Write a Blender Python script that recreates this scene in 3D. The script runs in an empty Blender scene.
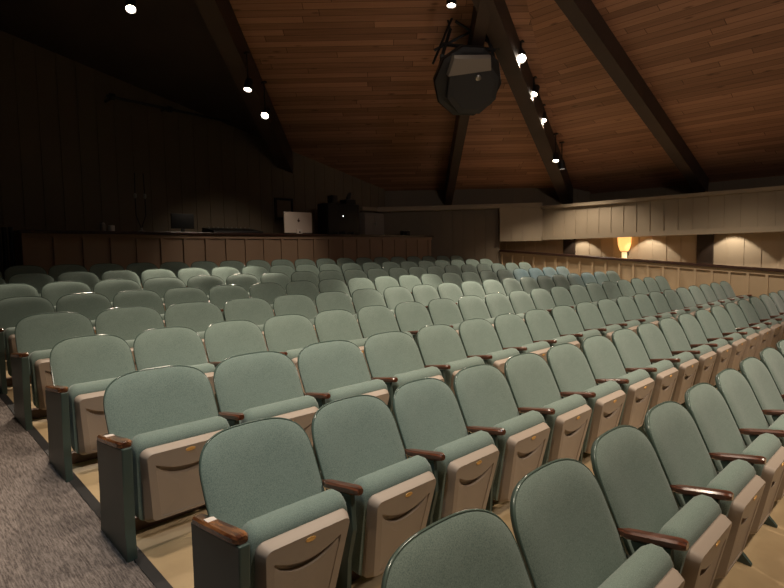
import bpy, bmesh, math, random
from mathutils import Vector, Matrix
random.seed(7)
col = bpy.context.scene.collection
PI = math.pi

# ------------------------------------------------------------------ helpers
def link(o, parent=None):
    col.objects.link(o)
    if parent is not None: o.parent = parent
    return o

def mesh_obj(name, bm, mat, parent=None, smooth=True, angle=35):
    me = bpy.data.meshes.new(name)
    bmesh.ops.recalc_face_normals(bm, faces=bm.faces[:])
    bm.to_mesh(me); bm.free()
    me.materials.append(mat)
    if smooth:
        for p in me.polygons: p.use_smooth = True
        me.set_sharp_from_angle(angle=math.radians(angle))
    return link(bpy.data.objects.new(name, me), parent)

def tag(o, label=None, cat=None, group=None, kind=None):
    if label: o['label'] = label
    if cat: o['category'] = cat
    if group: o['group'] = group
    if kind: o['kind'] = kind
    return o

def empty(name, loc, rz=0, **k):
    o = bpy.data.objects.new(name, None); o.empty_display_size = .1
    o.location = loc; o.rotation_euler = (0, 0, rz)
    link(o); tag(o, **k)
    return o

def NB(): return bmesh.new()

def box(bm, x0, x1, y0, y1, z0, z1, bevel=0, seg=2):
    r = bmesh.ops.create_cube(bm, size=1)
    for v in r['verts']:
        v.co = Vector((x0 + (v.co.x + .5) * (x1 - x0), y0 + (v.co.y + .5) * (y1 - y0), z0 + (v.co.z + .5) * (z1 - z0)))
    if bevel:
        es = list({e for v in r['verts'] for e in v.link_edges})
        bmesh.ops.bevel(bm, geom=es, offset=bevel, segments=seg, affect='EDGES', profile=.6)
    return bm

def prism(bm, pts, d0, d1, axis='x', bevel=0):
    """polygon pts (a,b) extruded between d0 and d1 along axis"""
    def P(a, b, d):
        return {'x': (d, a, b), 'y': (a, d, b), 'z': (a, b, d)}[axis]
    A = [bm.verts.new(P(a, b, d0)) for a, b in pts]
    B = [bm.verts.new(P(a, b, d1)) for a, b in pts]
    n = len(pts)
    fs = [bm.faces.new(A), bm.faces.new(B[::-1])]
    for i in range(n): fs.append(bm.faces.new((A[i], B[i], B[(i + 1) % n], A[(i + 1) % n])))
    if bevel:
        es = list({e for v in A + B for e in v.link_edges})
        bmesh.ops.bevel(bm, geom=es, offset=bevel, segments=2, affect='EDGES', profile=.6)
    return bm

def rings(bm, rs, cap0=True, cap1=True, closed=False):
    V = [[bm.verts.new(p) for p in r] for r in rs]
    n = len(V[0])
    for a, b in zip(V[:-1], V[1:]):
        for i in range(n):
            bm.faces.new((a[i], a[(i + 1) % n], b[(i + 1) % n], b[i]))
    if cap0: bm.faces.new(V[0][::-1])
    if cap1: bm.faces.new(V[-1])
    return V

def tube(bm, path, r, n=8, closed=False):
    path = [Vector(p) for p in path]; m = len(path); rs = []
    rr = r if isinstance(r, (list, tuple)) else [r] * m
    for i, p in enumerate(path):
        if closed: t = path[(i + 1) % m] - path[i - 1]
        else: t = path[min(i + 1, m - 1)] - path[max(i - 1, 0)]
        t.normalize()
        up = Vector((0, 1, 0)) if abs(t.y) < .9 else Vector((0, 0, 1))
        a = t.cross(up).normalized(); b = t.cross(a).normalized()
        rs.append([p + (a * math.cos(2 * PI * k / n) + b * math.sin(2 * PI * k / n)) * rr[i] for k in range(n)])
    if closed: rings(bm, rs + [rs[0]], False, False)
    else: rings(bm, rs)
    return bm

def lathe(bm, prof, n=24, c=(0, 0, 0), M=None):
    rs = []
    for r, z in prof:
        ring = [Vector((r * math.cos(2 * PI * k / n), r * math.sin(2 * PI * k / n), z)) for k in range(n)]
        if M is not None: ring = [M @ p for p in ring]
        rs.append([p + Vector(c) for p in ring])
    rings(bm, rs)
    return bm

# ---------------------------------------------------------------- materials
def mat(name, color, rough=.6, spec=.5, metal=0, noise=None, coat=0, bump=None, emit=None, sheen=0):
    """noise=(scale, amount, color2), bump=(scale,strength)"""
    m = bpy.data.materials.new(name); m.use_nodes = True
    nt = m.node_tree; b = nt.nodes['Principled BSDF']
    b.inputs['Base Color'].default_value = (*color, 1)
    b.inputs['Roughness'].default_value = rough
    b.inputs['Specular IOR Level'].default_value = spec
    b.inputs['Metallic'].default_value = metal
    b.inputs['Coat Weight'].default_value = coat
    if sheen: b.inputs['Sheen Weight'].default_value = sheen
    tc = nt.nodes.new('ShaderNodeTexCoord')
    if noise:
        sc, amt, c2 = noise
        n = nt.nodes.new('ShaderNodeTexNoise'); n.inputs['Scale'].default_value = sc; n.inputs['Detail'].default_value = 4
        mx = nt.nodes.new('ShaderNodeMix'); mx.data_type = 'RGBA'
        mr = nt.nodes.new('ShaderNodeMapRange'); mr.inputs['From Min'].default_value = .35; mr.inputs['From Max'].default_value = .65
        mr.inputs['To Max'].default_value = amt
        nt.links.new(tc.outputs['Object'], n.inputs['Vector'])
        nt.links.new(n.outputs['Fac'], mr.inputs['Value']); nt.links.new(mr.outputs[0], mx.inputs[0])
        mx.inputs[6].default_value = (*color, 1); mx.inputs[7].default_value = (*c2, 1)
        nt.links.new(mx.outputs[2], b.inputs['Base Color'])
    if bump:
        n2 = nt.nodes.new('ShaderNodeTexNoise'); n2.inputs['Scale'].default_value = bump[0]; n2.inputs['Detail'].default_value = 2
        bp = nt.nodes.new('ShaderNodeBump'); bp.inputs['Strength'].default_value = bump[1]; bp.inputs['Distance'].default_value = .002
        nt.links.new(tc.outputs['Object'], n2.inputs['Vector'])
        nt.links.new(n2.outputs['Fac'], bp.inputs['Height']); nt.links.new(bp.outputs[0], b.inputs['Normal'])
    if emit:
        b.inputs['Emission Color'].default_value = (*emit[0], 1); b.inputs['Emission Strength'].default_value = emit[1]
    return m

def N(nt, t, **kw):
    n = nt.nodes.new(t)
    for k, v in kw.items():
        if k.startswith('i_'): n.inputs[k[2:].replace('_', ' ')].default_value = v
        else: setattr(n, k, v)
    return n

def wood_boards(name, axis_deg, base, dark, board=.14, rough=.55):
    """tongue-and-groove boards running along world direction axis_deg (plan), each board with its own tint"""
    m = bpy.data.materials.new(name); m.use_nodes = True; nt = m.node_tree; b = nt.nodes['Principled BSDF']
    b.inputs['Roughness'].default_value = rough; b.inputs['Specular IOR Level'].default_value = .25
    tc = N(nt, 'ShaderNodeTexCoord'); rot = N(nt, 'ShaderNodeVectorRotate', rotation_type='Z_AXIS')
    rot.inputs['Angle'].default_value = -math.radians(axis_deg)
    nt.links.new(tc.outputs['Object'], rot.inputs['Vector'])
    sp = N(nt, 'ShaderNodeSeparateXYZ'); nt.links.new(rot.outputs[0], sp.inputs[0])
    def math_(op, a, bv=None, cv=None):
        n = N(nt, 'ShaderNodeMath', operation=op)
        for i, q in enumerate((a, bv, cv)):
            if q is None: continue
            if isinstance(q, (int, float)): n.inputs[i].default_value = q
            else: nt.links.new(q, n.inputs[i])
        return n.outputs[0]
    row = math_('FLOOR', math_('DIVIDE', sp.outputs['Y'], board))
    fr = math_('FRACT', math_('DIVIDE', sp.outputs['Y'], board))
    wn = N(nt, 'ShaderNodeTexWhiteNoise', noise_dimensions='1D'); nt.links.new(row, wn.inputs['W'])
    xo = math_('ADD', math_('DIVIDE', sp.outputs['X'], 2.6), math_('MULTIPLY', wn.outputs['Value'], 7.3))
    seg = math_('FLOOR', xo); xf = math_('FRACT', xo)
    wn2 = N(nt, 'ShaderNodeTexWhiteNoise', noise_dimensions='2D')
    cb = N(nt, 'ShaderNodeCombineXYZ'); nt.links.new(row, cb.inputs[0]); nt.links.new(seg, cb.inputs[1])
    nt.links.new(cb.outputs[0], wn2.inputs['Vector'])
    # grain stretched along the board
    mp = N(nt, 'ShaderNodeMapping'); mp.inputs['Scale'].default_value = (.8, 14, 14)
    nt.links.new(rot.outputs[0], mp.inputs['Vector'])
    gn = N(nt, 'ShaderNodeTexNoise'); gn.inputs['Scale'].default_value = 1.6; gn.inputs['Detail'].default_value = 5
    nt.links.new(mp.outputs[0], gn.inputs['Vector'])
    # knots
    vo = N(nt, 'ShaderNodeTexVoronoi'); vo.inputs['Scale'].default_value = 1
    mp2 = N(nt, 'ShaderNodeMapping'); mp2.inputs['Scale'].default_value = (1.6, 5, 5)
    nt.links.new(rot.outputs[0], mp2.inputs['Vector']); nt.links.new(mp2.outputs[0], vo.inputs['Vector'])
    kn = N(nt, 'ShaderNodeMapRange'); kn.inputs['From Min'].default_value = .05; kn.inputs['From Max'].default_value = .16
    nt.links.new(vo.outputs['Distance'], kn.inputs['Value'])
    tint = math_('ADD', math_('MULTIPLY', wn2.outputs['Value'], .55), math_('MULTIPLY', gn.outputs['Fac'], .6))
    mx = N(nt, 'ShaderNodeMix', data_type='RGBA'); nt.links.new(tint, mx.inputs[0])
    mx.inputs[6].default_value = (*dark, 1); mx.inputs[7].default_value = (*base, 1)
    gr = math_('MULTIPLY', math_('GREATER_THAN', fr, .06), math_('GREATER_THAN', xf, .004))
    f2 = math_('MULTIPLY', math_('ADD', math_('MULTIPLY', gr, .72), .28), math_('ADD', math_('MULTIPLY', kn.outputs[0], .55), .45))
    mx2 = N(nt, 'ShaderNodeMix', data_type='RGBA', blend_type='MIX'); nt.links.new(f2, mx2.inputs[0])
    mx2.inputs[6].default_value = (dark[0] * .12, dark[1] * .12, dark[2] * .12, 1)
    nt.links.new(mx.outputs[2], mx2.inputs[7]); nt.links.new(mx2.outputs[2], b.inputs['Base Color'])
    return m

def fabric(name, c1, c2):
    m = bpy.data.materials.new(name); m.use_nodes = True; nt = m.node_tree; b = nt.nodes['Principled BSDF']
    b.inputs['Roughness'].default_value = .9; b.inputs['Specular IOR Level'].default_value = .2
    b.inputs['Sheen Weight'].default_value = .25; b.inputs['Sheen Roughness'].default_value = .5
    tc = N(nt, 'ShaderNodeTexCoord')
    n = N(nt, 'ShaderNodeTexNoise'); n.inputs['Scale'].default_value = 330; n.inputs['Detail'].default_value = 4; n.inputs['Roughness'].default_value = .7
    n2 = N(nt, 'ShaderNodeTexNoise'); n2.inputs['Scale'].default_value = 9; n2.inputs['Detail'].default_value = 3
    mp = N(nt, 'ShaderNodeMapping'); mp.inputs['Scale'].default_value = (1, 1, .55)
    nt.links.new(tc.outputs['Object'], mp.inputs['Vector'])
    nt.links.new(mp.outputs[0], n.inputs['Vector']); nt.links.new(tc.outputs['Object'], n2.inputs['Vector'])
    mr = N(nt, 'ShaderNodeMapRange'); mr.inputs['From Min'].default_value = .32; mr.inputs['From Max'].default_value = .68
    nt.links.new(n.outputs['Fac'], mr.inputs['Value'])
    ad = N(nt, 'ShaderNodeMath', operation='MULTIPLY_ADD'); ad.inputs[1].default_value = .35; ad.inputs[2].default_value = -.15
    nt.links.new(n2.outputs['Fac'], ad.inputs[0])
    ad2 = N(nt, 'ShaderNodeMath', operation='ADD', use_clamp=True)
    nt.links.new(mr.outputs[0], ad2.inputs[0]); nt.links.new(ad.outputs[0], ad2.inputs[1])
    mx = N(nt, 'ShaderNodeMix', data_type='RGBA'); mx.inputs[6].default_value = (*c1, 1); mx.inputs[7].default_value = (*c2, 1)
    nt.links.new(ad2.outputs[0], mx.inputs[0]); nt.links.new(mx.outputs[2], b.inputs['Base Color'])
    bp = N(nt, 'ShaderNodeBump'); bp.inputs['Strength'].default_value = .35; bp.inputs['Distance'].default_value = .001
    nt.links.new(n.outputs['Fac'], bp.inputs['Height']); nt.links.new(bp.outputs[0], b.inputs['Normal'])
    return m

def carpet_mat():
    m = bpy.data.materials.new('carpet'); m.use_nodes = True; nt = m.node_tree; b = nt.nodes['Principled BSDF']
    b.inputs['Roughness'].default_value = .95; b.inputs['Specular IOR Level'].default_value = .1
    tc = N(nt, 'ShaderNodeTexCoord')
    mp = N(nt, 'ShaderNodeMapping'); mp.inputs['Rotation'].default_value = (0, 0, math.radians(16)); mp.inputs['Scale'].default_value = (150, 16, 20)
    nt.links.new(tc.outputs['Object'], mp.inputs['Vector'])
    n = N(nt, 'ShaderNodeTexNoise'); n.inputs['Scale'].default_value = 1; n.inputs['Detail'].default_value = 3
    nt.links.new(mp.outputs[0], n.inputs['Vector'])
    n3 = N(nt, 'ShaderNodeTexNoise'); n3.inputs['Scale'].default_value = 120; nt.links.new(tc.outputs['Object'], n3.inputs['Vector'])
    n2 = N(nt, 'ShaderNodeTexNoise'); n2.inputs['Scale'].default_value = 3.2; n2.inputs['Detail'].default_value = 2
    nt.links.new(tc.outputs['Object'], n2.inputs['Vector'])
    ad = N(nt, 'ShaderNodeMath', operation='MULTIPLY_ADD'); ad.inputs[1].default_value = .4
    nt.links.new(n3.outputs['Fac'], ad.inputs[0]); nt.links.new(n.outputs['Fac'], ad.inputs[2])
    mr = N(nt, 'ShaderNodeMapRange'); mr.inputs['From Min'].default_value = .5; mr.inputs['From Max'].default_value = .9
    nt.links.new(ad.outputs[0], mr.inputs['Value'])
    mx = N(nt, 'ShaderNodeMix', data_type='RGBA'); mx.inputs[6].default_value = (.12, .098, .09, 1); mx.inputs[7].default_value = (.38, .32, .29, 1)
    nt.links.new(mr.outputs[0], mx.inputs[0])
    mx2 = N(nt, 'ShaderNodeMix', data_type='RGBA', blend_type='MULTIPLY'); mx2.inputs[0].default_value = .5
    nt.links.new(mx.outputs[2], mx2.inputs[6]); nt.links.new(n2.outputs['Fac'], mx2.inputs[7])
    nt.links.new(mx2.outputs[2], b.inputs['Base Color'])
    bp = N(nt, 'ShaderNodeBump'); bp.inputs['Strength'].default_value = .6; bp.inputs['Distance'].default_value = .004
    nt.links.new(ad.outputs[0], bp.inputs['Height']); nt.links.new(bp.outputs[0], b.inputs['Normal'])
    return m

def wood_mat(name, c1, c2, scale=(3, 30, 30), rough=.3, coat=.5):
    m = bpy.data.materials.new(name); m.use_nodes = True; nt = m.node_tree; b = nt.nodes['Principled BSDF']
    b.inputs['Roughness'].default_value = rough; b.inputs['Coat Weight'].default_value = coat; b.inputs['Coat Roughness'].default_value = .2
    tc = N(nt, 'ShaderNodeTexCoord'); mp = N(nt, 'ShaderNodeMapping'); mp.inputs['Scale'].default_value = scale
    nt.links.new(tc.outputs['Object'], mp.inputs['Vector'])
    n = N(nt, 'ShaderNodeTexNoise'); n.inputs['Scale'].default_value = 2; n.inputs['Detail'].default_value = 5
    nt.links.new(mp.outputs[0], n.inputs['Vector'])
    mr = N(nt, 'ShaderNodeMapRange'); mr.inputs['From Min'].default_value = .38; mr.inputs['From Max'].default_value = .66
    nt.links.new(n.outputs['Fac'], mr.inputs['Value'])
    mx = N(nt, 'ShaderNodeMix', data_type='RGBA'); mx.inputs[6].default_value = (*c1, 1); mx.inputs[7].default_value = (*c2, 1)
    nt.links.new(mr.outputs[0], mx.inputs[0]); nt.links.new(mx.outputs[2], b.inputs['Base Color'])
    return m

M = {}
M['fabric'] = fabric('green_fabric', (.098, .145, .126), (.235, .298, .262))
M['trim'] = mat('green_vinyl_edge', (.085, .125, .105), rough=.22, spec=.6)
M['shell'] = mat('green_shell', (.045, .075, .062), rough=.45)
M['metal'] = mat('green_painted_steel', (.055, .082, .070), rough=.42, noise=(6, .35, (.07, .10, .088)))
M['beige'] = mat('beige_plastic', (.38, .310, .255), rough=.5, spec=.35, noise=(5, .2, (.33, .27, .22)))
M['arm'] = wood_mat('armrest_wood', (.05, .014, .007), (.15, .045, .02), scale=(30, 3, 30), rough=.28)
M['arm_worn'] = wood_mat('worn_armrest_wood', (.07, .022, .010), (.32, .13, .045), scale=(18, 3, 18), rough=.25)
M['brass'] = mat('brass', (.85, .50, .16), rough=.45, metal=.35)
M['bolt'] = mat('bolt_steel', (.35, .35, .33), rough=.35, metal=.8)
M['white'] = mat('white_plastic', (.62, .60, .58), rough=.5)
M['beam_paint'] = mat('brown_painted_steel', (.115, .060, .040), rough=.4, noise=(8, .4, (.08, .04, .03)))
M['concrete'] = mat('yellowish_concrete', (.56, .41, .23), rough=.6, noise=(2.6, .8, (.40, .28, .15)), bump=(40, .3))
M['carpet'] = carpet_mat()
M['rubber'] = mat('rubber_strip', (.022, .020, .020), rough=.6)
M['panel_wood'] = mat('painted_tan_panel', (.42, .32, .205), rough=.55, noise=(1.7, .5, (.36, .27, .17)))
M['panel_brown'] = mat('brown_counter_panel', (.34, .225, .15), rough=.55, noise=(1.7, .5, (.28, .18, .12)))
M['plank'] = mat('dark_tan_planks', (.175, .135, .090), rough=.7, noise=(1.3, .5, (.14, .11, .075)))
M['fascia'] = mat('grey_tan_boards', (.32, .255, .175), rough=.65, noise=(1.6, .5, (.26, .205, .14)))
M['corridor'] = mat('pale_boards', (.42, .33, .23), rough=.65, noise=(1.6, .4, (.36, .28, .2)))
M['rail'] = wood_mat('dark_handrail', (.022, .009, .006), (.055, .022, .014), scale=(30, 3, 30), rough=.3)
M['beam'] = mat('dark_beam', (.060, .038, .028), rough=.65, noise=(2, .6, (.040, .026, .02)))
M['ceil_d'] = wood_boards('ceiling_boards_back', -44.5, (.52, .28, .18), (.17, .085, .055))
M['ceil_c'] = wood_boards('ceiling_boards_side', 90, (.52, .28, .18), (.17, .085, .055))
M['ceil_dark'] = mat('shaded_ceiling', (.050, .036, .030), rough=.8, noise=(1.2, .6, (.035, .026, .022)))  # dim left part of the ceiling, its shade put into the colour
M['black'] = mat('black_metal', (.012, .012, .013), rough=.45)
M['darkgrey'] = mat('dark_grey_grille', (.035, .036, .038), rough=.7)
M['lightgrey'] = mat('pale_cabinet', (.26, .23, .20), rough=.5)
M['silver'] = mat('silver_aluminium', (.80, .68, .60), rough=.45, metal=.1)
M['logo'] = mat('dark_logo', (.10, .055, .04), rough=.3)
M['lamp_on'] = mat('lit_lens', (1, .9, .75), emit=((1, .86, .68), 60))
M['led'] = mat('white_led', (1, 1, 1), emit=((1, 1, 1), 3))
M['shade'] = mat('glowing_shade', (.85, .55, .25), rough=.7, emit=((1, .47, .13), 1.5), noise=(30, .5, (.7, .4, .16)))
M['shade_low'] = mat('glowing_stem', (.9, .8, .55), rough=.7, emit=((1, .72, .34), 1.2))
M['doorway'] = mat('dark_door', (.03, .018, .012), rough=.5)
M['paper'] = mat('white_paper', (.75, .66, .6), rough=.6)

# ------------------------------------------------------------- geometry base
SL = .0887                      # floor rise per metre going back
def fz(v): return SL * (v - 1.04)

EYE = 1.628
# camera
cam = bpy.data.cameras.new('camera'); co = bpy.data.objects.new('camera', cam); col.objects.link(co)
pitch, roll, th = -.07088, -.02, .77702
C_, S_ = math.cos(th), math.sin(th)
def W(x, y, z): return Vector((x * C_ + y * S_, -x * S_ + y * C_, z))
xh = W(1, 0, 0); uh = W(0, -math.sin(pitch), math.cos(pitch)); fw = W(0, math.cos(pitch), math.sin(pitch))
right = math.cos(roll) * xh + math.sin(roll) * uh
up = -math.sin(roll) * xh + math.cos(roll) * uh
mw = Matrix(((right.x, up.x, -fw.x, 0), (right.y, up.y, -fw.y, 0), (right.z, up.z, -fw.z, EYE), (0, 0, 0, 1)))
co.matrix_world = mw
cam.sensor_width = 36; cam.lens = 558.446 / 784 * 36; cam.clip_start = .05; cam.clip_end = 200
bpy.context.scene.camera = co
def XY(X, Y):      # (right, forward) of the diagonal plan frame -> world
    return (X * C_ + Y * S_, -X * S_ + Y * C_)

# ------------------------------------------------------------------- floor
def sheet(name, pts, mt, thick=.12, kind='structure'):
    bm = NB()
    T = [bm.verts.new((x, y, fz(y))) for x, y in pts]; B = [bm.verts.new((x, y, fz(y) - thick)) for x, y in pts]
    bm.faces.new(T); bm.faces.new(B[::-1]); n = len(pts)
    for i in range(n): bm.faces.new((T[i], B[i], B[(i + 1) % n], T[(i + 1) % n]))
    o = mesh_obj(name, bm, mt, smooth=False); o['kind'] = kind; return o
sheet('floor', [(.985, -4), (17, -4), (17, 12), (.985, 12)], M['concrete'])
sheet('floor_carpet', [(-7, -4), (.93, -4), (.93, 12), (-7, 12)], M['carpet'])
bm = NB(); pts = [(.93, -4), (.985, -4), (.985, 12), (.93, 12)]
T = [bm.verts.new((x, y, fz(y) + .006)) for x, y in pts]; B = [bm.verts.new((x, y, fz(y) - .1)) for x, y in pts]
bm.faces.new(T); bm.faces.new(B[::-1])
for i in range(4): bm.faces.new((T[i], B[i], B[(i + 1) % 4], T[(i + 1) % 4]))
mesh_obj('trim_1', bm, M['rubber'], smooth=False)['kind'] = 'structure'

# ---------------------------------------------------------------- ceiling
ZE, YD, UC, SLOPE = 3.40, 15.8, 14.65, .33
def zB(X, Y): return ZE + SLOPE * (YD - Y)
def zC(u): return ZE + SLOPE * (UC - u)
# hip: zB == zC  ->  Y = YD - (UC-u)
def hip(u):
    Y = YD - (UC - u); v = (Y - u * S_) / C_
    return Vector((u, v, zC(u)))
K = hip(UC); H = hip(2.2)
def slab(name, pts, mt, t=.15):
    bm = NB()
    A = [bm.verts.new(p) for p in pts]; B = [bm.verts.new(Vector(p) + Vector((0, 0, t))) for p in pts]
    bm.faces.new(A); bm.faces.new(B[::-1]); n = len(pts)
    for i in range(n): bm.faces.new((A[i], B[i], B[(i + 1) % n], A[(i + 1) % n]))
    o = mesh_obj(name, bm, mt, smooth=False); o['kind'] = 'structure'; return o
YT = YD - (UC - 2.2)
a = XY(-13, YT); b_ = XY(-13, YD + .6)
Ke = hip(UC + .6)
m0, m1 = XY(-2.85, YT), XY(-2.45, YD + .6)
slab('ceiling', [tuple(Ke), tuple(H), (*m0, zB(0, YT)), (*m1, zB(0, YD + .6))], M['ceil_d'])
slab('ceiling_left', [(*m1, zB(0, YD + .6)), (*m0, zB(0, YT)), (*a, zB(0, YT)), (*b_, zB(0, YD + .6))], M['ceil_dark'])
slab('ceiling_side', [tuple(Ke), tuple(H), (2.2, -8, zC(2.2)), (UC + .6, -8, zC(UC + .6))], M['ceil_c'])

def beam(n, p, q, w, d):
    p, q = Vector(p), Vector(q); t = (q - p).normalized(); s = Vector((t.y, -t.x, 0)).normalized(); dn = s.cross(t).normalized()
    if dn.z > 0: dn = -dn
    bm = NB(); rs = []
    for e in (p, q):
        rs.append([e + s * w / 2 + dn * (-.02), e - s * w / 2 + dn * (-.02), e - s * w / 2 + dn * d, e + s * w / 2 + dn * d])
    rings(bm, rs)
    o = mesh_obj('trim_%d' % n, bm, M['beam'], smooth=False); o['kind'] = 'structure'; return o
def onB(X, Y, dz=0): x, y = XY(X, Y); return Vector((x, y, zB(X, Y) + dz))
beam(2, onB(1.62, 15.9), onB(1.4, 4), .20, .42)
beam(3, onB(-2.42, 15.2), onB(-2.75, 4), .30, .5)
beam(4, hip(UC + .2) + W(-.03, 0, 0), hip(3) + W(-.85, 0, .05), .30, .45)
beam(5, (15.0, 4.42, zC(15.0)), (2.5, 4.05, zC(2.5)), .24, .36)

# ------------------------------------------------------------------ walls
def plank_wall(name, p, q, z0a, z0b, z1a, z1b, mt, step=.3, thick=.12, bat=.012, batw=.04, kind='structure', parent=None, side=1, phase=0):
    """wall from plan point p to q; front face side given by side (left normal * side); battens over seams"""
    p, q = Vector(p), Vector(q); L = (q - p).length; t = (q - p) / L; n = Vector((-t.y, t.x)) * side
    bm = NB()
    def bx(s0, s1, d0, d1, b0, b1, c0, c1):
        rs = []
        for s, b, c in ((s0, b0, c0), (s1, b1, c1)):
            P0 = p + t * s + n * d0; P1 = p + t * s + n * d1
            rs.append([(P0.x, P0.y, b), (P1.x, P1.y, b), (P1.x, P1.y, c), (P0.x, P0.y, c)])
        rings(bm, rs)
    lz0 = lambda s: z0a + (z0b - z0a) * s / L
    lz1 = lambda s: z1a + (z1b - z1a) * s / L
    bx(0, L, -thick, 0, z0a, z0b, z1a, z1b)
    s = phase
    while s < L - batw:
        if bat > 0: bx(s, s + batw, 0, bat, lz0(s), lz0(s + batw), lz1(s), lz1(s + batw))
        s += step
    o = mesh_obj(name, bm, mt, parent, smooth=False)
    if kind and parent is None: o['kind'] = kind
    return o
# back wall (parallel to the rows); top follows the sloping ceiling
VB = 11.3
def zc_at(u, v): return min(zB(0, u * S_ + v * C_), zC(u))
ub = (YD - VB * C_) / S_         # u where the back wall meets the diagonal wall plane
plank_wall('wall_back', (-7, VB), (10.9, VB), .8, .8, zc_at(-7, VB) + .1, zc_at(10.9, VB) + .1, M['plank'], step=.31, side=-1)
# diagonal wall, upper part behind the ledge and lower part under it
pA, pB = XY(-.45, 15.8), XY(5.6, 15.8)
plank_wall('wall_diagonal', pA, pB, 2.7, 2.7, 3.6, 3.6, M['plank'], step=.30, side=-1)
pA, pB = XY(-.5, 15.4), XY(2.98, 15.4)
plank_wall('wall_diagonal_lower', pA, pB, .8, .8, 2.9, 2.9, M['plank'], step=.30, side=-1, phase=.1)
# ledge
def bar(name, p, q, w, z0, z1, mt, parent=None, kind='structure'):
    p, q = Vector(p), Vector(q); t = (q - p).normalized(); n = Vector((-t.y, t.x))
    bm = NB(); rs = []
    for e, a, b in ((p, z0[0], z1[0]), (q, z0[1], z1[1])):
        rs.append([(*(e - n * w / 2), a), (*(e + n * w / 2), a), (*(e + n * w / 2), b), (*(e - n * w / 2), b)])
    rings(bm, rs); o = mesh_obj(name, bm, mt, parent, smooth=False)
    if kind and parent is None: o['kind'] = kind
    return o
bar('trim_6', XY(-.35, 15.32), XY(4.1, 15.32), .3, (2.78, 2.82), (2.9, 2.94), M['fascia'])
bar('trim_7', (9.9, 11.2), (10.62, 11.2), .18, (2.80, 2.80), (2.90, 2.90), M['fascia'])
# fascia: diagonal part and side part
plank_wall('wall_fascia_diagonal', XY(2.95, 15.2), XY(4.16, 15.2), 1.92, 1.92, 2.83, 2.83, M['fascia'], step=.31, side=-1, thick=.1)
plank_wall('wall_fascia', (13.6, 7.95), (13.6, -6), 1.95, 1.95, 2.78, 2.78, M['fascia'], step=.31, side=-1, thick=.1, bat=.018, batw=.022)
bar('trim_8', (13.55, 7.93), (13.55, -6), .16, (2.76, 2.76), (2.84, 2.84), M['fascia'])
bar('trim_9', (13.57, 7.93), (13.57, -6), .13, (1.93, 1.93), (2.05, 2.05), M['fascia'])
# corridor wall and soffit
plank_wall('wall_corridor', (14.4, 12), (14.4, -6), .3, .3, 2.6, 2.6, M['corridor'], step=.33, side=-1, bat=.012, batw=.03)
plank_wall('wall_right', (15.2, 12), (15.2, -8), .3, .3, 3.7, 3.7, M['plank'], step=.33, side=-1)
bm = NB(); box(bm, 13.71, 14.40, -6, 7.85, 2.3, 2.38)
mesh_obj('ceiling_corridor', bm, M['fascia'], smooth=False)['kind'] = 'structure'
bm = NB(); box(bm, 14.33, 14.40, 4.0, 4.34, .4, 2.02)
mesh_obj('door_1', bm, M['doorway'], smooth=False)['kind'] = 'structure'
bm = NB(); box(bm, 14.33, 14.40, 7.42, 7.75, .4, 2.02)
mesh_obj('door_2', bm, M['doorway'], smooth=False)['kind'] = 'structure'
# ledge face shadowed wall closing the opening at the diagonal end
plank_wall('wall_corridor_end', XY(2.6, 17.3), XY(5.5, 17.3), .8, .8, 2.6, 2.6, M['corridor'], step=.33, side=-1, bat=.01)
plank_wall('wall_left', (-7, -8), (-7, 11.3), -1, .8, 7.5, 7.5, M['plank'], step=.31, side=-1)

# low panelled partition with handrail along the side aisle
UL = 12.9
V0, V1 = 8.84, -1.5
zt = lambda v: 1.17 + (v - 2.36) * (1.68 - 1.17) / (8.86 - 2.36)
low = mesh_obj
bm = NB()
def slbox(bm, u0, u1, va, vb, za, zb_, ta, tb):
    rings(bm, [[(u0, va, za), (u1, va, za), (u1, va, ta), (u0, va, ta)], [(u0, vb, zb_), (u1, vb, zb_), (u1, vb, tb), (u0, vb, tb)]])
slbox(bm, UL + .04, UL + .12, V0, V1, fz(V0) - .05, fz(V1) - .05, zt(V0) - .04, zt(V1) - .04)
s = V0
while s > V1:
    slbox(bm, UL, UL + .05, s, s - .05, fz(s), fz(s - .05), zt(s) - .04, zt(s - .05) - .04); s -= .325
slbox(bm, UL - .001, UL + .05, V0, V1, zt(V0) - .11, zt(V1) - .11, zt(V0) - .035, zt(V1) - .035)
slbox(bm, UL - .001, UL + .04, V0, V1, fz(V0), fz(V1), fz(V0) + .12, fz(V1) + .12)
part = mesh_obj('wall_aisle', bm, M['panel_wood'], smooth=False); part['kind'] = 'structure'
part['label'] = 'low tan panelled partition wall with dark handrail along the right side aisle'
bm = NB(); slbox(bm, UL - .05, UL + .15, V0 + .02, V1, zt(V0) - .04, zt(V1) - .04, zt(V0) + .02, zt(V1) + .02)
bmesh.ops.bevel(bm, geom=bm.edges[:], offset=.01, segments=1, affect='EDGES')
mesh_obj('handrail', bm, M['rail'], part, smooth=False)

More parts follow.
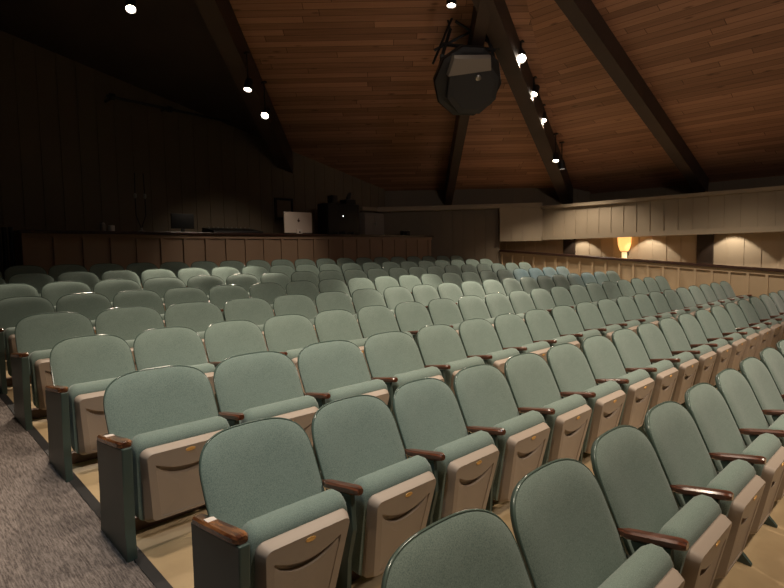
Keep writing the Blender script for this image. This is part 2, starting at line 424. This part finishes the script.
# ----------------------------------------------------- control booth counter
VC = 10.1
ctr = empty('booth_counter', (6.7, VC, fz(VC)), label='long brown panelled control booth counter behind the last row of seats', cat='counter')
def addp(name, bm, m, par, smooth=True, world=True):
    o = mesh_obj(name, bm, m, None, smooth)
    if world and par is not None:
        o.parent = par; o.matrix_parent_inverse = Matrix.Translation(-par.location) if par.rotation_euler.z == 0 else (Matrix.Translation(par.location) @ par.rotation_euler.to_matrix().to_4x4()).inverted()
    elif par is not None: o.parent = par
    return o
bm = NB(); box(bm, 2.0, 11.5, VC + .03, VC + .12, fz(VC), 2.065)
s = 2.0
while s < 11.45:
    box(bm, s, s + .05, VC, VC + .04, fz(VC), 2.06); s += .425
box(bm, 2.0, 11.5, VC - .001, VC + .04, 2.0, 2.066)
addp('front_panel', bm, M['panel_brown'], ctr, smooth=False)
bm = NB(); box(bm, 2.0, 2.08, VC + .12, VC + .72, fz(VC), 2.065); addp('side_panel', bm, M['panel_brown'], ctr, smooth=False)
bm = NB(); box(bm, 11.40, 11.47, VC + .12, VC + .2, fz(VC), 2.065); addp('side_panel', bm, M['panel_brown'], ctr, smooth=False)
bm = NB()
prism(bm, [(1.96, VC - .04), (11.54, VC - .04), (11.15, VC + .3), (10.7, VC + .74), (1.96, VC + .74)], 2.066, 2.116, axis='z', bevel=.008)
addp('countertop', bm, M['rail'], ctr, smooth=False)
CT = 2.116

# dark post/curtain stack left of the counter
bm = NB()
for k in range(7):
    x = 1.38 + k * .085
    lathe(bm, [(.035, fz(VC)), (.035, 2.16)], 10, (x, VC + .12 + .03 * (k % 2), 0))
tag(mesh_obj('folded_curtain', bm, M['black']), 'black folded curtain hanging at the left end of the booth counter', 'curtain')

# ------------------------------------------------------ things on the counter
def thing(name, loc, label, cat, group=None, rz=0): return empty(name, loc, rz, label=label, cat=cat, group=group)
# computer display seen from behind
t = thing('computer_display', (7.31, 10.37, CT), 'silver flat computer display seen from behind standing on the booth counter', 'computer')
bm = NB(); box(bm, -.37, .37, -.016, .02, .03, .49, bevel=.012); mesh_obj('display_back', bm, M['silver'], t)
bm = NB(); lathe(bm, [(.001, 0), (.030, 0), (.032, .003), (.001, .004)], 20, (0, -.019, .30), Matrix.Rotation(PI / 2, 4, 'X'))
prism(bm, [(.0, .335), (.022, .352), (.018, .362), (-.002, .350)], -.021, -.018, axis='y')
mesh_obj('logo', bm, M['logo'], t)
bm = NB(); box(bm, -.075, .075, -.05, -.03, 0, .11, bevel=.006); box(bm, -.085, .085, -.12, .08, 0, .012, bevel=.004)
st = mesh_obj('stand', bm, M['paper'], t)
bm = NB(); lathe(bm, [(.001, 0), (.02, 0), (.02, .004), (.001, .004)], 16, (0, -.052, .045), Matrix.Rotation(PI / 2, 4, 'X'))
mesh_obj('cable_hole', bm, M['black'], st)
# containers
bm = NB(); lathe(bm, [(.04, 0), (.045, .01), (.045, .13), (.03, .145), (.03, .165)], 20, (3.232, 10.313, CT))
tag(mesh_obj('bottle', bm, M['lightgrey']), 'taller pale bottle with narrow neck on the booth counter', 'bottle')
bm = NB(); lathe(bm, [(.04, 0), (.05, .01), (.052, .10), (.048, .105)], 20, (3.367, 10.293, CT))
tag(mesh_obj('cup', bm, M['white']), 'short white cup beside the pale bottle on the booth counter', 'cup')
# twin gooseneck stand
t = thing('microphone_stand', (3.896, 10.351, CT), 'black twin gooseneck microphone stand rising from the booth counter', 'microphone stand')
bm = NB(); lathe(bm, [(.08, 0), (.08, .012), (.02, .03), (.012, .08)], 20); mesh_obj('base', bm, M['bolt'], t)
for s in (-1, 1):
    bm = NB(); tube(bm, [(0, 0, .05), (.02 * s, 0, .12), (.085 * s, 0, .3), (.085 * s, 0, .62), (.075 * s, 0, 1.05)], .009, 8); g = mesh_obj('gooseneck', bm, M['black'], t)
    bm = NB(); lathe(bm, [(.012, 0), (.026, .02), (.026, .07), (.01, .09)], 14, (.085 * s, 0, .60)); mesh_obj('microphone_head', bm, M['bolt'], g)
# desk monitor (dark)
t = thing('desk_monitor', (4.675, 10.390, CT), 'small black desk monitor on the booth counter, between microphone stand and silver display', 'monitor')
bm = NB(); box(bm, -.22, .22, -.02, .02, .08, .36, bevel=.01); mesh_obj('screen_housing', bm, M['black'], t)
bm = NB(); box(bm, -.03, .03, -.015, .015, 0, .12); box(bm, -.12, .12, -.08, .08, 0, .015, bevel=.005); mesh_obj('stand', bm, M['black'], t)
# mixing console
t = thing('mixing_console', (5.724, 10.390, CT), 'low black mixing console lying flat on the booth counter left of the silver display', 'mixer')
bm = NB(); prism(bm, [(-.25, 0), (.25, 0), (.25, .12), (-.25, .04)], -.55, .55, axis='x', bevel=.008); mesh_obj('console_body', bm, M['black'], t)
for k in range(10):
    bm = NB(); lathe(bm, [(.012, 0), (.012, .03), (.009, .034)], 10, (-.47 + k * .1, .1, .10)); mesh_obj('knob', bm, M['bolt'], t)
# followspot / projector on stand: dark bulky unit
t = thing('equipment_rack', (8.52, 10.39, CT), 'tall black equipment rack with one white indicator light on the booth counter', 'equipment')
bm = NB(); box(bm, -.50, .45, -.2, .2, 0, .72, bevel=.02); mesh_obj('rack_case', bm, M['black'], t)
bm = NB(); box(bm, -.28, -.12, -.1, .1, .72, .92, bevel=.02); mesh_obj('top_unit', bm, M['black'], t); bm = NB(); box(bm, .12, .42, -.12, .12, .72, .84, bevel=.02); mesh_obj('top_unit', bm, M['black'], t)
bm = NB(); lathe(bm, [(.03, 0), (.055, .04), (.05, .15), (.02, .2)], 14, (.26, 0, .84), Matrix.Rotation(.5, 4, 'Y')); mesh_obj('lamp_head', bm, M['darkgrey'], t)
bm = NB(); lathe(bm, [(.001, 0), (.012, 0), (.012, .006), (.001, .006)], 12, (-.06, -.205, .43), Matrix.Rotation(PI / 2, 4, 'X')); mesh_obj('indicator_light', bm, M['led'], t)
for k in range(3):
    bm = NB(); lathe(bm, [(.03, 0), (.04, .02), (.035, .05), (.02, .07)], 12, (-.28 + .24 * k, -.24, 0)); mesh_obj('cable_plug', bm, M['darkgrey'], t)
t = thing('camera', (10.678, 10.313, CT), 'small black camera with silver top on the right end of the booth counter', 'camera')
bm = NB(); box(bm, -.14, .14, -.05, .05, 0, .12, bevel=.012); mesh_obj('camera_body', bm, M['black'], t)
bm = NB(); box(bm, -.05, .12, -.052, .052, .12, .14, bevel=.006); mesh_obj('top_plate', bm, M['bolt'], t)
bm = NB(); lathe(bm, [(.035, 0), (.04, .03), (.04, .07), (.03, .075)], 16, (-.04, -.05, .06), Matrix.Rotation(PI / 2, 4, 'X')); mesh_obj('lens', bm, M['darkgrey'], t)
# framed board and pale cabinet on the back wall
t = thing('framed_board', (7.55, VB - .035, 2.5), 'dark framed board hung on the back wall above the silver display', 'picture')
bm = NB()
for (x0, x1, z0, z1) in ((-.25, .25, .45, .5), (-.25, .25, 0, .05), (-.25, -.2, .05, .45), (.2, .25, .05, .45)): box(bm, x0, x1, -.02, .03, z0, z1)
mesh_obj('frame', bm, M['black'], t, smooth=False)
bm = NB(); box(bm, -.2, .2, 0, .02, .05, .45); mesh_obj('board', bm, M['plank'], t, smooth=False)
t = thing('wall_cabinet', (10.25, VB - .16, 2.14), 'pale grey cabinet against the back wall, under the ledge end', 'cabinet')
bm = NB(); box(bm, -.35, .35, -.1, .12, 0, .60, bevel=.008); mesh_obj('body', bm, M['lightgrey'], t)
for s in (-1, 1):
    bm = NB(); box(bm, -.17 + s * .175, .17 + s * .175, -.115, -.1, .02, .58, bevel=.004); d = mesh_obj('door', bm, M['lightgrey'], t)
    bm = NB(); box(bm, s * .03 - .008, s * .03 + .008, -.135, -.115, .26, .36); mesh_obj('handle', bm, M['bolt'], d)
# pipe on the back wall
t = thing('lighting_pipe', (4.85, 10.9, 4.53), 'black horizontal lighting pipe with two clamps high on the back wall', 'pipe')
bm = NB(); tube(bm, [(-1.25, 0, .05), (1.18, 0, -.05)], .028, 10); mesh_obj('pipe', bm, M['black'], t)
for x in (-1.15, -.1):
    bm = NB(); lathe(bm, [(.05, -.05), (.06, -.04), (.06, .04), (.05, .05)], 12, (x, 0, .06 - .05 * (x + 1.3)), Matrix.Rotation(PI / 2, 4, 'Y'))
    box(bm, x - .02, x + .02, 0, .37, .02, .06); mesh_obj('clamp', bm, M['black'], t)

# sconce in the corridor
t = thing('wall_sconce', (14.23, 6.0, 1.38), 'flared amber glowing wall sconce on the corridor wall behind the low partition', 'lamp')
bm = NB(); n = 20
prof = [(.085, .20), (.12, .26), (.155, .38), (.17, .62), (.165, .62), (.15, .38), (.115, .27), (.08, .21)]
lathe(bm, prof, 24); mesh_obj('shade', bm, M['shade'], t)
bm = NB(); lathe(bm, [(.11, .185), (.118, .19), (.118, .20), (.11, .205)], 24); mesh_obj('ring', bm, M['beam'], t)
bm = NB(); lathe(bm, [(.06, 0), (.062, .01), (.062, .18), (.055, .185)], 20); mesh_obj('lower_glass', bm, M['shade_low'], t)
bm = NB(); box(bm, .05, .16, -.05, .05, .1, .3); mesh_obj('wall_bracket', bm, M['beam'], t)

# ------------------------------------------------- lighting fixtures overhead
def spot_fixture(loc, aim, label, lit=True, r=.075, drop=.3, par=None):
    t = thing('track_spotlight', loc, label, 'spotlight', group='track spotlights under the roof beams')
    d = (Vector(aim) - Vector(loc)).normalized(); R = d.to_track_quat('-Z', 'Y').to_matrix().to_4x4()
    bm = NB(); lathe(bm, [(r * .5, .19), (r * .8, .17), (r, .10), (r, -.02), (r * 1.02, -.03), (r * .9, -.03), (r * .85, .0)], 20, (0, 0, 0), R); h = mesh_obj('housing', bm, M['black'], t)
    bm = NB(); lathe(bm, [(.001, -.012), (r * .6, -.014), (r * .82, -.006), (r * .8, .003), (.001, .003)], 20, (0, 0, 0), R); mesh_obj('lens', bm, M['lamp_on'], h)
    bm = NB(); tube(bm, [(0, 0, .12), (0, 0, drop)], .012, 8); box(bm, -.03, .03, -.05, .05, drop - .03, drop); mesh_obj('stem', bm, M['black'], t)
    return t

def light(name, loc, aim, power_, color=(1, .82, .62), size=.09, angle=60, blend=.6):
    l = bpy.data.lights.new(name, 'SPOT'); l.energy = power_ * 1.5; l.color = color; l.shadow_soft_size = size
    l.spot_size = math.radians(angle); l.spot_blend = blend
    o = bpy.data.objects.new(name, l); o.location = loc
    o.rotation_euler = (Vector(aim) - Vector(loc)).to_track_quat('-Z', 'Y').to_euler(); col.objects.link(o); return o

fx = [((8.73, 5.53, 5.02), 'brightest spotlight, beside the hanging loudspeaker cluster', (6.0, 3.0)),
      ((9.75, 5.89, 4.68), 'spotlight second from the top on the hip beam, just below the brightest lamp', (7.2, 6.0)),
      ((10.68, 6.24, 4.38), 'middle spotlight on the hip beam, third one down from the top', (9.0, 5.5)),
      ((11.82, 6.58, 3.71), 'upper of the two lamps close together at the hip beam foot', (10.8, 6.2)),
      ((12.23, 6.65, 3.58), 'lowest spotlight of the hip beam, next to the side fascia', (12.5, 6.5)),
      ((5.12, 8.6, 4.49), 'upper of two spotlights on the dark left beam above the booth counter', (4.0, 8.1)),
      ((5.75, 9.09, 4.24), 'lower of two spotlights on the dark left beam above the booth counter', (3.0, 7.3)),
      ((3.30, 8.75, 5.34), 'lone spotlight near the upper left corner of the photo', (2.1, 6.2)),
      ((6.72, 5.45, 5.33), 'spotlight with black cone housing above the hanging loudspeaker cluster', (6.3, 5.3))]
for (p, lab, a) in fx:
    zc = zc_at(p[0], p[1])
    spot_fixture(p, (a[0], a[1], .9), lab, r=.095 if 'brightest sp' in lab else .075, drop=max(.15, min(.6, zc - p[2] + .02)))
WARM = (1, .84, .66)
for (p, lab, a), pw, ang in zip(fx, (170, 560, 470, 110, 120, 380, 380, 430, 700), (80, 44, 42, 120, 125, 42, 46, 44, 44)):
    loc = Vector(p) + (Vector((a[0], a[1], .9)) - Vector(p)).normalized() * .06
    light('lamp_beam', loc, (a[0], a[1], .9), pw, WARM, .05, ang, .5)
# added spots without fixtures, fill light for seats, counter and side wall
for (loc, aim, pw, c, ang) in [((1.0, 3.2, 5.6), (1.4, 2.2, .5), 300, WARM, 85), ((4.2, 2.2, 5.6), (3.8, 2.2, .6), 300, WARM, 85),
                               ((7.6, 1.2, 5.2), (7.2, 2.2, .6), 330, WARM, 88), ((3.4, 5.0, 5.6), (3.2, 4.4, .8), 170, WARM, 66),
                               ((10.2, 2.8, 4.4), (11.6, 3.2, .8), 330, WARM, 84), ((.5, 1.0, 4.6), (1.5, 2.6, .8), 90, (.78, .92, 1), 44),
                               ((9.4, 5.6, 4.4), (10.6, 6.1, 1.3), 210, (.66, .85, 1), 40), ((6.6, 6.4, 5.0), (6.0, 10.1, 1.2), 120, WARM, 48), ((6.0, 6.4, 5.0), (6.4, 7.4, .9), 110, WARM, 75), ((1.6, 5.0, 5.6), (1.2, 5.6, .8), 90, WARM, 75), ((2.2, -1.6, 5.0), (2.6, 2.2, .6), 250, WARM, 62), ((6.0, -1.8, 5.0), (5.6, 2.2, .6), 420, WARM, 70)]:
    light('added_spot', loc, aim, pw, c, .12, ang, .7)
# added fill light behind the camera, brightens the board ceiling
light('ceiling_fill', (2.5, -3.0, 4.0), (11.3, 5.0, 4.4), 250, (1, .82, .72), .4, 70, .8)
# corridor downlights washing the pale wall
for v, pw in ((7.2, 16), (5.42, 18), (3.6, 18), (1.9, 18)):
    light('corridor_downlight', (13.97, v, 2.27), (14.05, v, 0), pw * 2.2, (1, .88, .70), .03, 90, .15)
l = bpy.data.lights.new('sconce_light', 'POINT'); l.energy = 3; l.color = (1, .6, .28); l.shadow_soft_size = .05
o = bpy.data.objects.new('sconce_light', l); o.location = (14.22, 6.0, 2.06); col.objects.link(o)

# conduit along hip beam
bm = NB()
off = Vector((-.03, .14, .20))
tube(bm, [Vector(fx[0][0]) + off, Vector(fx[1][0]) + off, Vector(fx[2][0]) + off, Vector(fx[3][0]) + off, Vector(fx[4][0]) + off], .016, 8)
tag(mesh_obj('lighting_track', bm, M['bolt']), 'thin metal lighting track running down the hip beam beside the spotlights', 'track')

# hanging loudspeaker cluster
hc = Vector((7.61, 5.84, 4.46))
t = thing('loudspeaker_cluster', tuple(hc), 'large round black loudspeaker cluster with octagonal grille hanging from the ceiling', 'loudspeaker')
toC = (Vector((0, 0, EYE)) - hc).normalized()
face = (toC + W(.30, 0, -.30)).normalized()
R = face.to_track_quat('Z', 'Y').to_matrix().to_4x4()
def Mloc(M4, off): return Matrix.Translation(Vector(off)) @ M4
bm = NB()
prof = [(.30, -.42), (.46, -.34), (.56, -.16), (.585, 0), (.57, .04), (.50, .05)]
rs = []
for r, z in prof: rs.append([R @ Vector((r * math.cos(2 * PI * k / 10), r * math.sin(2 * PI * k / 10), z)) for k in range(10)])
rings(bm, rs); mesh_obj('cabinet', bm, M['black'], t, smooth=False)
bm = NB(); rs = []
for r, z in [(.46, .05), (.455, .14), (.36, .17)]: rs.append([R @ Vector((.06 + r * math.cos(2 * PI * (k + .5) / 8), -.06 + r * math.sin(2 * PI * (k + .5) / 8), z)) for k in range(8)])
rings(bm, rs); mesh_obj('grille', bm, M['darkgrey'], t, smooth=False)
bm = NB(); rs = []
for z, w in ((-.1, .10), (.16, .13), (.2, .10)): rs.append([R @ Vector((x, y, z)) for x, y in ((-.40, .12), (.30, .24), (.26, .27 + w * 1.5), (-.34, .24 + w * 1.5))])
rings(bm, rs); mesh_obj('horn', bm, M['lightgrey'], t, smooth=False)
bm = NB(); lathe(bm, [(.03, 0), (.05, .02), (.045, .05), (.02, .06)], 16, tuple(R @ Vector((.1, .12, .165))), R); mesh_obj('driver_cap', bm, M['bolt'], t)
# yoke bars
bm = NB()
sx = W(1, 0, 0)
for s in (-1, 1):
    tube(bm, [sx * .50 * s + Vector((0, 0, .1)), sx * .40 * s + Vector((0, 0, .5)), sx * .28 * s + Vector((0, 0, .86))], .03, 6)
tube(bm, [sx * -.46 + Vector((0, 0, .42)), sx * .5 + Vector((0, 0, .28))], .04, 6)
tube(bm, [sx * -.42 + Vector((0, 0, .62)), sx * .46 + Vector((0, 0, .5))], .035, 6)
mesh_obj('yoke', bm, M['black'], t)
for (p_, q_) in (((-.55, 0, .52), (.35, .1, .98)), ((-.2, 0, .98), (.55, .1, .55)), ((-.58, 0, .30), (-.20, 0, 1.15))):
    bm2 = NB(); tube(bm2, [W(*p_), W(*q_)], .022, 6); mesh_obj('truss_bar', bm2, M['black'], t)
bm = NB()
for s in (-1, 1): tube(bm, [sx * .28 * s + Vector((0, 0, .84)), sx * .3 * s + Vector((0, .1, 1.25))], .015, 6)
mesh_obj('hanging_cable', bm, M['black'], t)

# ------------------------------------------------------------------- seats
HW = .265
def yb(x, z): return -.078 - (.66 - z) * .45 - .030 * (x / .26) ** 2
def back_outline(grow=0):
    pts = []
    cx, cz = .0, .61
    n = 3.3; hw, hh = HW + grow, .20 + grow
    for i in range(33):     # upper half, from left to right
        a = PI - PI * i / 32
        c, s = math.cos(a), math.sin(a)
        pts.append((hw * abs(c) ** (2 / n) * (1 if c > 0 else -1), cz + hh * abs(s) ** (2 / n)))
    lo = [(hw, .53), (hw - .001, .46), (hw - .005, .39), (hw - .025, .36), (hw - .07, .345 - grow), (.12, .34 - grow), (.06, .34 - grow), (0, .34 - grow)]
    pts += lo + [(-x, z) for x, z in lo[:-1][::-1]]
    return pts
def back_ring(k, dy, grow=0):
    out = []
    for x, z in back_outline(grow):
        X, Z = x * k, .57 + (z - .57) * k
        out.append((X, yb(X, Z) + dy, Z))
    return out
def make_back(parent):
    bm = NB()
    pad = lambda k: -.028 * (1 - k ** 7)
    rs = [back_ring(1, .010), back_ring(1, .0)] + [back_ring(k, pad(k)) for k in (.985, .96, .92, .86, .76, .6, .4, .18)]
    rings(bm, rs); mesh_obj('backrest', bm, M['fabric'], parent, angle=60)
    bm = NB()
    rs = [back_ring(1.0, .010), back_ring(1.0, .016), back_ring(.96, .030), back_ring(.8, .038), back_ring(.4, .040)]
    rings(bm, rs); mesh_obj('back_shell', bm, M['shell'], parent, angle=60)
    bm = NB(); path = []
    for x, z in back_outline(.002): path.append((x * .992, yb(x, z) + .005, z))
    tube(bm, path, .0055, 6, closed=True); mesh_obj('edge_trim', bm, M['trim'], parent, angle=60)

# folded pan frame
P0 = Vector((0, -.315, .085)); E1 = Vector((0, -.215, .977)).normalized(); NF = Vector((0, -E1.z, E1.y)).normalized()
if NF.y > 0: NF = -NF
def PF(a, b, d): return P0 + Vector((a, 0, 0)) + E1 * b + NF * d
def rrect(hw0, hw1, b0, b1, r, m=5):
    """rounded quad, hw0 half width at b0, hw1 at b1; start bottom-left, clockwise; 4*(m+1)+4*4 pts"""
    cor = [(-hw0, b0), (-hw1, b1), (hw1, b1), (hw0, b0)]
    cen = [(-hw0 + r, b0 + r), (-hw1 + r, b1 - r), (hw1 - r, b1 - r), (hw0 - r, b0 + r)]
    sta = [270, 180, 90, 0]
    out = []
    for j in range(4):
        for i in range(m + 1):
            a = math.radians(sta[j] - 90 * i / m); out.append((cen[j][0] + r * math.cos(a), cen[j][1] + r * math.sin(a)))
        p = out[-1]; nx = cen[(j + 1) % 4]; a = math.radians(sta[(j + 1) % 4]); q = (nx[0] + r * math.cos(a), nx[1] + r * math.sin(a))
        for i in range(1, 10): out.append((p[0] + (q[0] - p[0]) * i / 10, p[1] + (q[1] - p[1]) * i / 10))
    return out
def make_pan(parent):
    bm = NB()
    R1 = rrect(.188, .214, -.005, .420, .035); R2 = rrect(.186, .213, -.003, .419, .035)
    R3 = rrect(.160, .196, .018, .408, .028)
    # recess ring: bottom wide, top is a smile-shaped edge
    rec = rrect(.122, .158, .035, .345, .008)
    rec2 = []
    for a, b in rec:
        if b > .25: b = b - .050 * (1 - (a / .160) ** 2) * ((b - .25) / .095)
        rec2.append((a, b))
    def ring(L, d): return [PF(a, b, d) for a, b in L]
    dep = lambda b: .052 - .032 * max(0, min(1, (b - .03) / .26)) ** 1.5
    def isT(i): return 15 <= i <= 35
    def g(a): return max(0, 1 - (a / .158) ** 2)
    rec3 = [(a * .985, b - (.008 + .034 * g(a) ** .4 if isT(i) else .001)) for i, (a, b) in enumerate(rec2)]
    rs = [ring(R1, 0), ring(R2, .02), ring(R3, .052), ring(rec2, .052),
          [PF(a * .990, b - .001, (.044 - .026 * g(a) ** .35) if isT(i) else .048) for i, (a, b) in enumerate(rec2)],
          [PF(a * .99, b, (.044 - .021 * g(a) ** .35) if isT(i) else .0475) for i, (a, b) in enumerate(rec3)],
          [PF(a * .98, b - .002, .043 if isT(i) else .047) for i, (a, b) in enumerate(rec3)]]
    inner = []
    for a, b in rec2:
        bb = .16 + (b - .16) * .3; inner.append(PF(a * .3, bb, .045))
    rs.append(inner)
    rings(bm, rs)
    pan = mesh_obj('seat_pan', bm, M['beige'], parent, angle=28)
    bm = NB()
    rs = []
    for z, s in ((0, 1), (.003, .95)):
        rs.append([PF(.024 * s * math.cos(2 * PI * k / 20), .386 + .010 * s * math.sin(2 * PI * k / 20), .0525 + z) for k in range(20)])
    rings(bm, rs)
    pl = mesh_obj('number_plate', bm, M['brass'], pan, angle=40)
    # cushion
    bm = NB(); rs = []
    for d, g, hh in ((.004, -.008, 0), (0, .006, .012), (-.018, .010, .032), (-.05, .012, .046), (-.085, .008, .042), (-.108, -.006, .022), (-.118, -.03, -.01), (-.121, -.09, -.1)):
        rs.append([PF(a, b, d) for a, b in rrect(.200 + g, .220 + g, .002 - g * .5, .418 + hh, .045)])
    rings(bm, rs)
    mesh_obj('seat_cushion', bm, M['fabric'], parent, angle=60)

def arm_mesh(x, wf, wr, mt, parent, yf=-.428, yr=-.135):
    bm = NB(); rs = []
    prof = ([(yr, .3, .008), (yr - .055, .42, .0), (yr - .072, .92, 0), (yr - .10, 1, 0)] if yr < -.1 else [(yr, .5, .012), (yr - .01, .9, .0), (yr - .08, 1, 0)]) + [ (yf + .09, 1, 0), (yf + .03, .98, 0), (yf + .012, .88, .002), (yf, .6, .006)]
    for y, s, dz in prof:
        k = (y - yr) / (yf - yr); w = (wr + (wf - wr) * k) / 2 * s; zt_ = .520 + .042 * k - dz; zb_ = zt_ - .034 + dz
        r = .008
        rs.append([(x - w, y, zb_ + r), (x - w + r, y, zb_), (x + w - r, y, zb_), (x + w, y, zb_ + r), (x + w, y, zt_ - r), (x + w - r, y, zt_), (x - w + r, y, zt_), (x - w, y, zt_ - r)])
    rings(bm, rs); return mesh_obj('armrest', bm, mt, parent, angle=32)
def make_standard(parent, x=-.275):
    bm = NB()
    prism(bm, [(-.375, .515), (-.225, .495), (-.295, .33), (-.285, .29), (-.15, .25), (-.13, .20), (-.13, .03), (-.07, .0), (-.07, -.012), (-.38, -.036), (-.38, -.02), (-.33, .03), (-.345, .22), (-.385, .36)], x - .013, x + .013, axis='x', bevel=.003)
    st = mesh_obj('side_standard', bm, M['metal'], parent, smooth=False)
    bm = NB()
    bm.free()
    for y, z in ((-.33, .44), (-.22, .43), (-.27, .12)):
        bm = NB(); lathe(bm, [(.008, 0), (.008, .004), (.003, .006)], 8, (x - .013, y, z), Matrix.Rotation(-PI / 2, 4, 'Y'))
        mesh_obj('bolt', bm, M['bolt'], st)
    bm = NB(); box(bm, x - .014, x + .04, -.39, -.20, -.012, 0)
    for v in bm.verts: v.co.z += SL * v.co.y + .003
    mesh_obj('foot_plate', bm, M['beam_paint'], st, smooth=False)
def make_end(parent, x, outer):
    bm = NB()
    prism(bm, [(-.445, .53), (-.06, .495), (-.075, .2), (-.045, -.005), (-.44, -.04), (-.425, .12), (-.43, .3)], x - .022, x + .022, axis='x', bevel=.007)
    e = mesh_obj('end_panel', bm, M['metal'], parent, smooth=False)
    return e
def make_beam(parent):
    bm = NB(); box(bm, -.258, .258, -.19, -.13, -.012, .062, bevel=.004); mesh_obj('support_beam', bm, M['beam_paint'], parent, smooth=False)

def base_seat(kind):
    r = empty('theater_seat', (0, 0, 0))
    make_back(r); make_pan(r); make_beam(r)
    if kind == 'left':
        make_end(r, -.276, -1); arm_mesh(-.274, .066, .056, M['arm_worn'], r, yr=-.07)
        bm = NB(); lathe(bm, [(.014, 0), (.024, .004), (.024, .03), (.016, .036)], 14, (-.268, -.265, .16), Matrix.Rotation(PI / 2, 4, 'Y'))
        mesh_obj('hinge_cap', bm, M['white'], r)
    else:
        make_standard(r); arm_mesh(-.275, .052, .044, M['arm'], r)
    if kind == 'right':
        make_end(r, .292, 1); arm_mesh(.290, .060, .052, M['arm'], r)
    return r
def kids(o, _m={}):
    return [c for c in list(bpy.data.objects) if c.parent == o]
PRO = {}
for kd in ('mid', 'left', 'right'):
    r = base_seat(kd); ch = [(c, kids(c)) for c in kids(r)]; PRO[kd] = [r, ch, False]
def place_seat(kd, loc, sx, label):
    r0, ch, used = PRO[kd]
    if not used:
        r = r0; PRO[kd][2] = True
    else:
        r = r0.copy(); col.objects.link(r)
        for c0, gs in ch:
            c = c0.copy(); col.objects.link(c); c.parent = r
            for g0 in gs:
                g = g0.copy(); col.objects.link(g); g.parent = c
    r.location = loc; r.scale = (sx, 1, 1)
    r['label'] = label; r['category'] = 'theater seat'; r['group'] = 'green tip-up theater seats in rows'
    return r

ROWS = [
[1.24, 1.89, 2.45, 3.03, 3.6, 4.16, 4.71, 5.26, 5.82, 6.37],
[1.25, 1.8, 2.32, 2.83, 3.39, 3.92, 4.48, 5.02, 5.55, 6.09, 6.62, 7.17, 7.73, 8.3, 8.87, 9.43, 10.0, 10.55, 11.11, 11.67],
[1.27, 1.89, 2.5, 3.11, 3.68, 4.23, 4.77, 5.31, 5.86, 6.42, 6.97, 7.51, 8.05, 8.59, 9.13, 9.68, 10.23, 10.78, 11.33, 11.88],
[1.22, 1.76, 2.31, 2.85, 3.4, 3.92, 4.45, 4.99, 5.53, 6.07, 6.6, 7.13, 7.67, 8.23, 8.78, 9.35, 9.92, 10.49, 11.05, 11.61],
[1.26, 1.85, 2.47, 3.07, 3.65, 4.22, 4.77, 5.31, 5.85, 6.38, 6.92, 7.46, 7.99, 8.52, 9.06, 9.59, 10.13, 10.68, 11.23, 11.78],
[1.26, 1.78, 2.33, 2.87, 3.42, 3.97, 4.52, 5.06, 5.59, 6.13, 6.65, 7.19, 7.72, 8.27, 8.81, 9.37, 9.93, 10.49, 11.04, 11.6],
[1.37, 1.89, 2.48, 3.07, 3.66, 4.23, 4.79, 5.33, 5.87, 6.4, 6.94, 7.47, 7.99, 8.52, 9.06, 9.59, 10.13, 10.66, 11.2, 11.75],
[1.24, 1.78, 2.33, 2.88, 3.42, 3.98, 4.53, 5.07, 5.62, 6.16, 6.69, 7.23, 7.77, 8.31, 8.86, 9.41, 9.97, 10.53, 11.1, 11.66],
[1.38, 1.93, 2.49, 3.05, 3.59, 4.14, 4.69, 5.23, 5.78, 6.33, 6.88, 7.42, 7.97, 8.52, 9.06, 9.61, 10.16, 10.7, 11.25, 11.8]]
ORD = ['first', 'second', 'third', 'fourth', 'fifth', 'sixth', 'seventh', 'eighth', 'ninth', 'tenth', 'eleventh', 'twelfth', 'thirteenth',
       'fourteenth', 'fifteenth', 'sixteenth', 'seventeenth', 'eighteenth', 'nineteenth', 'twentieth']
RN = ['nearest row', 'second row from the front', 'third row from the front', 'fourth row from the front', 'fifth row from the front',
      'sixth row from the front', 'seventh row from the front', 'second to last row', 'last row before the booth']
for k, cs in enumerate(ROWS):
    n = len(cs)
    bd = [.955 - .0] + [(a + b) / 2 for a, b in zip(cs[:-1], cs[1:])] + [cs[-1] + .275]
    for i in range(n):
        lo, hi = bd[i], bd[i + 1]
        if i == 0: lo = max(.955, hi - 2 * (hi - cs[0])) if k not in (6, 8) else hi - 2 * (hi - cs[0])
        c = (lo + hi) / 2; w = hi - lo
        v = 1.0403 + 1.0685 * k - .00062 * c * c
        kd = 'left' if i == 0 else ('right' if i == n - 1 and k > 0 else 'mid')
        if i == 0: lab = 'green tip-up theater seat on the left aisle end of the ' + RN[k]
        elif kd == 'right': lab = 'green tip-up theater seat on the far right end of the ' + RN[k]
        else: lab = 'green tip-up theater seat, %s from the left aisle in the %s' % (ORD[i], RN[k])
        v += .05; c -= .033 if k < 3 else .020
        place_seat(kd, (c, v, fz(v) - .004), w / .55, lab)
# small blank white stickers on two aisle armrests
for k in (1, 2):
    r = [o for o in bpy.data.objects if o.parent is None and str(o.get('label', '')).endswith('left aisle end of the ' + RN[k])][0]
    a = [c for c in bpy.data.objects if c.parent == r and c.name.startswith('armrest')][0]
    bm = NB(); box(bm, -.292, -.254, -.200, -.165, .533, .5365)
    q = mesh_obj('sticker', bm, M['paper'], a, smooth=False); q['label'] = 'small blank white sticker'

# --------------------------------------------------------------- world/view
w = bpy.data.worlds.new('world'); bpy.context.scene.world = w; w.use_nodes = True
w.node_tree.nodes['Background'].inputs[0].default_value = (.9, .8, .75, 1)
w.node_tree.nodes['Background'].inputs[1].default_value = .013
vs = bpy.context.scene.view_settings
vs.view_transform = 'Standard'; vs.look = 'None'; vs.gamma = 1; vs.exposure = 0; vs.use_curve_mapping = False
